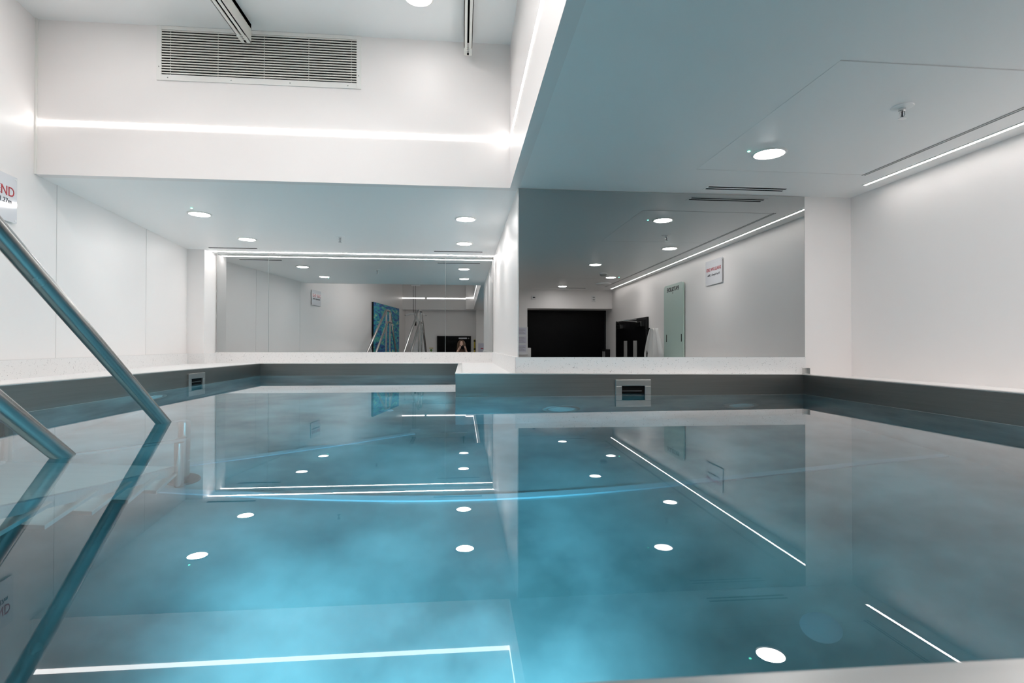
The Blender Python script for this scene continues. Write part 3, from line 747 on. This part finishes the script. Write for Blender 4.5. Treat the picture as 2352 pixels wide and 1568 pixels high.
bm = new_bm(); add_box(bm, 1.20, 1.245, -2.85, -2.78, .05, .082); obj('spout', bm, M['grey'], t, bevel=.006)
t = thing('wall_box', 'dark box on the right wall inside the rear opening', 'box', (2.72, -3.0, .05))
bm = new_bm(); add_box(bm, 2.70, 2.795, -3.14, -2.9, .02, .25); obj('case', bm, M['blackmatt'], t, bevel=.006)
bm = new_bm(); add_box(bm, 2.696, 2.70, -3.11, -2.93, .06, .21); obj('cover', bm, M['grey'], t)

d2 = thing('door_2', 'black door with a pale plaque behind the photographer', 'door', (-.25, -3.05, FL)); d2['kind'] = 'structure'
bm = new_bm(); add_box(bm, -.715, .215, -3.05, -3.02, FL, .575); obj('leaf', bm, M['black'], d2)
bm = new_bm(); add_box(bm, -.748, -.715, -3.05, -3.0, FL, .605); add_box(bm, .215, .243, -3.05, -3.0, FL, .605); add_box(bm, -.715, .215, -3.05, -3.0, .575, .605); obj('frame', bm, M['blackmatt'], d2)
bm = new_bm(); add_box(bm, -.115, .127, -3.02, -3.015, .516, .556); obj('plaque', bm, M['sign'], d2)
bm = new_bm(); add_lathe(bm, [(0, 0), (.02, 0), (.02, .004), (0, .004)], 18, (.175, -3.02, .535), 'Y'); obj('badge', bm, M['grey'], d2)
bm = new_bm(); add_tube(bm, [(-.65, -3.02, -.25), (-.65, -2.965, -.25), (-.54, -2.965, -.25)], .011, 10, .02); obj('door_handle', bm, M['chrome'], d2, smooth=True)

t = thing('storage_cabinet', 'white cabinet against the rear wall left of the black door', 'cabinet', (-1.285, -2.88, FL))
bm = new_bm(); add_box(bm, -1.498, -1.074, -3.04, -2.72, FL, .393); obj('body', bm, M['whiteplastic'], t, bevel=.02)
bm = new_bm(); add_box(bm, -1.48, -1.092, -2.72, -2.705, FL + .06, .36); d_ = obj('door', bm, M['whiteplastic'], t, bevel=.004)
bm = new_bm(); add_box(bm, -1.465, -1.45, -2.705, -2.69, .12, .26); obj('handle', bm, M['blackmatt'], d_)
t = thing('wall_poster', 'white poster with a green and yellow plant picture on the rear wall', 'poster', (-.915, -3.05, .07))
bm = new_bm(); add_box(bm, -.986, -.844, -3.05, -3.045, .07, .269); obj('sheet', bm, M['whiteplastic'], t)
bm = new_bm(); add_box(bm, -.975, -.855, -3.045, -3.044, .235, .258); obj('heading', bm, M['yellow'], t)
mg = mat('leaf_green', (.12, .25, .05), .6)
bm = new_bm(); add_lathe(bm, [(0, 0), (.035, 0), (.035, .001), (0, .001)], 14, (-.915, -3.045, .185), 'Y'); add_box(bm, -.92, -.91, -3.045, -3.044, .12, .16); obj('picture', bm, mg, t)
t = thing('float_pole', 'yellow pole with dark clips standing in the rear corner', 'pole', (.352, -3.0, FL))
bm = new_bm(); add_tube(bm, [(.35, -2.99, FL), (.35, -3.01, .50)], .022, 14); obj('pole', bm, M['yellow'], t, smooth=True)
for z in (.20, .44):
    bm = new_bm(); add_lathe(bm, [(.022, z), (.028, z), (.028, z + .04), (.022, z + .04)], 16, (.35, -3.005, 0)); obj('clip', bm, M['blackmatt'], t)
t = thing('wall_notice', 'pale notice with a red and yellow mark right of the yellow pole', 'notice', (.52, -2.757, .05))
bm = new_bm(); add_box(bm, .45, .62, -2.757, -2.752, .05, .39); obj('sheet', bm, M['paper'], t)
bm = new_bm(); add_box(bm, .52, .60, -2.752, -2.751, .225, .25); obj('mark', bm, M['red'], t)

# painting on the left wall
LU = Vector((-.14442, 1, 0)).normalized(); LN = LU.cross(UZ)
def lo(y, z): return Vector((lw(y), y, z))
t = thing('wall_painting', 'large abstract blue and teal canvas on the left wall', 'painting', lo(-1.07, -.25))
bm = new_bm(); add_obox(bm, lo(-1.07, .545), LU, UZ, LN, -1.13, 1.13, -.79, .79, 0, .045); obj('stretcher_frame', bm, M['blackmatt'], t)
bm = new_bm(); add_obox(bm, lo(-1.07, .545), LU, UZ, LN, -1.12, 1.12, -.785, .785, .045, .050); obj('canvas', bm, M['painting'], t)

# small steel clip at the end of the mirror upstand
t = thing('corner_bracket', 'small steel bracket on the pool rim right of the big mirror', 'bracket', (2.345, 3.44, .12))
bm = new_bm(); add_box(bm, 2.325, 2.365, 3.425, 3.455, .118, .122); add_box(bm, 2.360, 2.364, 3.425, 3.455, .118, .160); add_box(bm, 2.325, 2.362, 3.45, 3.454, .118, .160)
obj('clip', bm, M['rim'], t)

# ------------------------------------------------------------------ photographer (seen in the alcove mirror)
def skinned(name, verts, edges, radii, m, parent, root=0, voxel=0.0, extra=None, sub=1):
    me = bpy.data.meshes.new('s'); me.from_pydata(verts, edges, [])
    o = bpy.data.objects.new('s', me); COL.objects.link(o)
    sk = o.modifiers.new('s', 'SKIN'); sk.use_smooth_shade = True
    for i, r in enumerate(radii):
        sv = me.skin_vertices[0].data[i]; sv.radius = (r, r) if not isinstance(r, tuple) else r; sv.use_root = (i == root)
    su = o.modifiers.new('u', 'SUBSURF'); su.levels = sub; su.render_levels = sub
    bpy.context.view_layer.update()
    res = bpy.data.meshes.new_from_object(o.evaluated_get(bpy.context.evaluated_depsgraph_get()))
    bpy.data.objects.remove(o)
    if extra or voxel:
        b2 = bmesh.new(); b2.from_mesh(res)
        if extra: extra(b2)
        b2.to_mesh(res); b2.free()
        if voxel:
            o2 = bpy.data.objects.new('s2', res); COL.objects.link(o2)
            rm = o2.modifiers.new('r', 'REMESH'); rm.mode = 'VOXEL'; rm.voxel_size = voxel; rm.use_smooth_shade = True
            sm = o2.modifiers.new('k', 'SMOOTH'); sm.iterations = 2; sm.factor = .4
            bpy.context.view_layer.update()
            res2 = bpy.data.meshes.new_from_object(o2.evaluated_get(bpy.context.evaluated_depsgraph_get()))
            bpy.data.objects.remove(o2); res = res2
    res.name = name
    for p in res.polygons: p.use_smooth = True
    res.materials.clear(); res.materials.append(m)
    r = bpy.data.objects.new(name, res); COL.objects.link(r)
    r.parent = parent; r.matrix_parent_inverse = root_matrix(parent).inverted()
    return r

def ellipsoid(bm, c, rx, ry, rz, n=20):
    prof = [(math.sin(math.pi * k / 14), -math.cos(math.pi * k / 14)) for k in range(15)]
    b0 = len(bm.verts); add_lathe(bm, [(max(0, r) if 0 < k < 14 else 0, h) for k, (r, h) in enumerate(prof)], n)
    bm.verts.ensure_lookup_table()
    for v in bm.verts[b0:]: v.co = Vector((v.co.x * rx + c[0], v.co.y * ry + c[1], v.co.z * rz + c[2]))

px = -.028
per = thing('person', 'long-haired person in an ochre top holding a dark camera to the face', 'person', (px, -.36, FL))
V = [(px, -.36, -.40), (px, -.355, -.18), (px, -.33, .02), (px, -.285, .13), (px, -.245, .195), (px, -.215, .26),
     (px - .165, -.30, .10), (px - .225, -.20, -.12), (px - .085, -.075, .195),
     (px + .165, -.30, .10), (px + .235, -.20, -.10), (px + .10, -.08, .215),
     (px - .09, -.36, -.47), (px - .10, -.34, -.84), (px - .105, -.385, -1.17), (px - .115, -.26, -1.225),
     (px + .09, -.36, -.47), (px + .10, -.34, -.84), (px + .105, -.385, -1.17), (px + .115, -.26, -1.225)]
Ed = [(0, 1), (1, 2), (2, 3), (3, 4), (4, 5), (3, 6), (6, 7), (7, 8), (3, 9), (9, 10), (10, 11), (0, 12), (12, 13), (13, 14), (14, 15), (0, 16), (16, 17), (17, 18), (18, 19)]
Ra = [(.14, .10), (.115, .085), (.13, .095), (.09, .075), .05, .052, .052, .038, .024, .052, .038, .024, .075, .05, .035, .03, .075, .05, .035, .03]
def head_hands(bm):
    hc = (px, -.185, .325)
    ellipsoid(bm, hc, .072, .092, .108); ellipsoid(bm, (px, -.135, .262), .048, .045, .05)      # skull, jaw
    ellipsoid(bm, (px, -.088, .305), .011, .018, .02); ellipsoid(bm, (px, -.096, .262), .024, .01, .008)   # nose, mouth
    for s in (-1, 1):
        ellipsoid(bm, (px + .073 * s, -.185, .312), .012, .018, .03, 12)           # ears
        ellipsoid(bm, (px + .03 * s, -.102, .337), .017, .012, .008, 12)            # brow and lids
    for s, w in ((-1, V[8]), (1, V[11])):
        w = Vector(w); tip = Vector((px + .028 + .062 * s, -.045, .275))
        ellipsoid(bm, w, .026, .022, .03, 14); ellipsoid(bm, w.lerp(tip, .5), .026, .016, .042, 14)                       # palm
        for k in range(4):                                                         # fingers curled round the camera
            a = w.lerp(tip, .78) + Vector((0, .004, -.018 + .017 * k)); l = (.032, .038, .036, .028)[k]
            b_ = a + Vector((-.004 * s, l * .6, .010)); c_ = b_ + Vector((-s * l * .8, .006, .004)); 
            add_tube(bm, [a, b_, c_], [.0085, .008, .007], 10)
        a = w.lerp(tip, .45) + Vector((-.012 * s, -.006, .0)); add_tube(bm, [a, a + Vector((-.02 * s, -.004, .02)), a + Vector((-.03 * s, .004, .036))], [.010, .009, .008], 10)
body = skinned('body', V, Ed, Ra, M['skin'], per, 0, .0075, head_hands)
top_v = [(px, -.36, -.46), (px, -.355, -.18), (px, -.33, .02), (px, -.29, .125), (px, -.26, .165),
         (px - .165, -.30, .10), (px - .225, -.20, -.12), (px - .115, -.105, .13), (px + .165, -.30, .10), (px + .235, -.20, -.10), (px + .135, -.11, .14)]
skinned('knit_top', top_v, [(0, 1), (1, 2), (2, 3), (3, 4), (3, 5), (5, 6), (6, 7), (3, 8), (8, 9), (9, 10)], [(.18, .135), (.150, .122), (.162, .130), (.118, .10), .066, .068, .055, .043, .068, .055, .043], M['knit'], per)
skinned('trousers', [(px, -.36, -.42), (px - .09, -.36, -.50), (px - .10, -.34, -.84), (px - .105, -.38, -1.16), (px + .09, -.36, -.50), (px + .10, -.34, -.84), (px + .105, -.38, -1.16)],
        [(0, 1), (1, 2), (2, 3), (0, 4), (4, 5), (5, 6)], [(.15, .115), .09, .066, .056, .09, .066, .056], M['jeans'], per)
for s in (-1, 1):
    bm = new_bm(); ellipsoid(bm, (px + .029 * s, -.098, .322), .012, .008, .009, 14); obj('eye', bm, M['ink'], per, smooth=True)
    bm = new_bm(); ellipsoid(bm, (px + .113 * s, -.30, -1.222), .046, .13, .038); obj('shoe', bm, M['blackmatt'], per, smooth=True)
bm = new_bm()
n = 40; rings = []
for j in range(13):
    v = j / 12; row = []
    for i in range(n + 1):
        a = math.radians(28 + (304) * i / n) + math.pi / 2          # open at the face (+y)
        spread = 1 + .55 * max(0, v - .35)
        top = math.sin(min(1, v / .35) * math.pi / 2)
        wob = 1 + .05 * math.sin(i * 2.3 + j * .6)
        z = .448 - .12 * (1 - math.cos(min(1, v / .35) * math.pi / 2)) - max(0, v - .35) * .52
        row.append(bm.verts.new((px + .088 * top * spread * wob * math.cos(a), -.19 - .02 * max(0, v - .35) + .104 * top * (1 + .2 * max(0, v - .35)) * wob * math.sin(a), z)))
    rings.append(row)
for A, B in zip(rings, rings[1:]):
    for i in range(n):
        bm.faces.new((A[i], A[i + 1], B[i + 1], B[i]))
bmesh.ops.remove_doubles(bm, verts=bm.verts[:], dist=.0005)
bmesh.ops.solidify(bm, geom=bm.faces[:], thickness=.012)
obj('hair', bm, M['hair'], per, smooth=True)

cam_t = thing('photo_camera', 'dark camera held by the person at the pool rim', 'camera', (px + .03, -.07, .255))
bm = new_bm(); add_box(bm, px - .035, px + .095, -.10, -.055, .225, .305); obj('body', bm, M['blackmatt'], cam_t, bevel=.008)
bm = new_bm(); add_lathe(bm, [(0, -.055), (.033, -.055), (.035, -.02), (.033, -.006), (.027, -.006), (.024, -.012), (0, -.014)], 28, (px + .03, 0, .264), 'Y'); obj('lens', bm, M['black'], cam_t, smooth=True)
bm = new_bm(); add_box(bm, px + .008, px + .052, -.10, -.06, .30, .322); obj('viewfinder', bm, M['blackmatt'], cam_t, bevel=.006)
bm = new_bm(); add_lathe(bm, [(0, .311), (.009, .311), (.009, .304), (0, .304)], 14, (px + .078, -.075, 0)); obj('shutter_button', bm, M['grey'], cam_t)

# ------------------------------------------------------------------ camera and view
yaw, pitch, roll = .09263, .00888, .00137
cy, sy = math.cos(yaw), math.sin(yaw); cp, sp = math.cos(pitch), math.sin(pitch); cr, sr = math.cos(roll), math.sin(roll)
def to_world(xc, yc2, zc2):
    yc = cp * yc2 - sp * zc2; zc = sp * yc2 + cp * zc2
    return Vector((cy * xc + sy * yc, -sy * xc + cy * yc, zc))
R, U, F = to_world(cr, 0, sr), to_world(-sr, 0, cr), to_world(0, 1, 0)
cam = bpy.data.cameras.new('camera'); co = bpy.data.objects.new('camera', cam); COL.objects.link(co)
co.matrix_world = Matrix(((R.x, U.x, -F.x, 0), (R.y, U.y, -F.y, 0), (R.z, U.z, -F.z, .30647), (0, 0, 0, 1)))
cam.sensor_width = 36; cam.lens = 1220.42 / 2352 * 36; cam.clip_start = .02; cam.clip_end = 60
cam.dof.use_dof = True; cam.dof.focus_distance = 3.4; cam.dof.aperture_fstop = 9
S.camera = co

w = bpy.data.worlds.new('world'); S.world = w; w.use_nodes = True
w.node_tree.nodes['Background'].inputs[0].default_value = (.02, .02, .022, 1); w.node_tree.nodes['Background'].inputs[1].default_value = 1

S.view_settings.view_transform = 'Standard'; S.view_settings.look = 'None'
S.view_settings.exposure = 1.76; S.view_settings.gamma = 1.0; S.view_settings.use_curve_mapping = False
c = S.cycles
c.max_bounces = 14; c.diffuse_bounces = 5; c.glossy_bounces = 8; c.transmission_bounces = 10; c.volume_bounces = 0
c.sample_clamp_indirect = 4; c.blur_glossy = .5; c.caustics_reflective = True; c.caustics_refractive = True
c.use_denoising = True
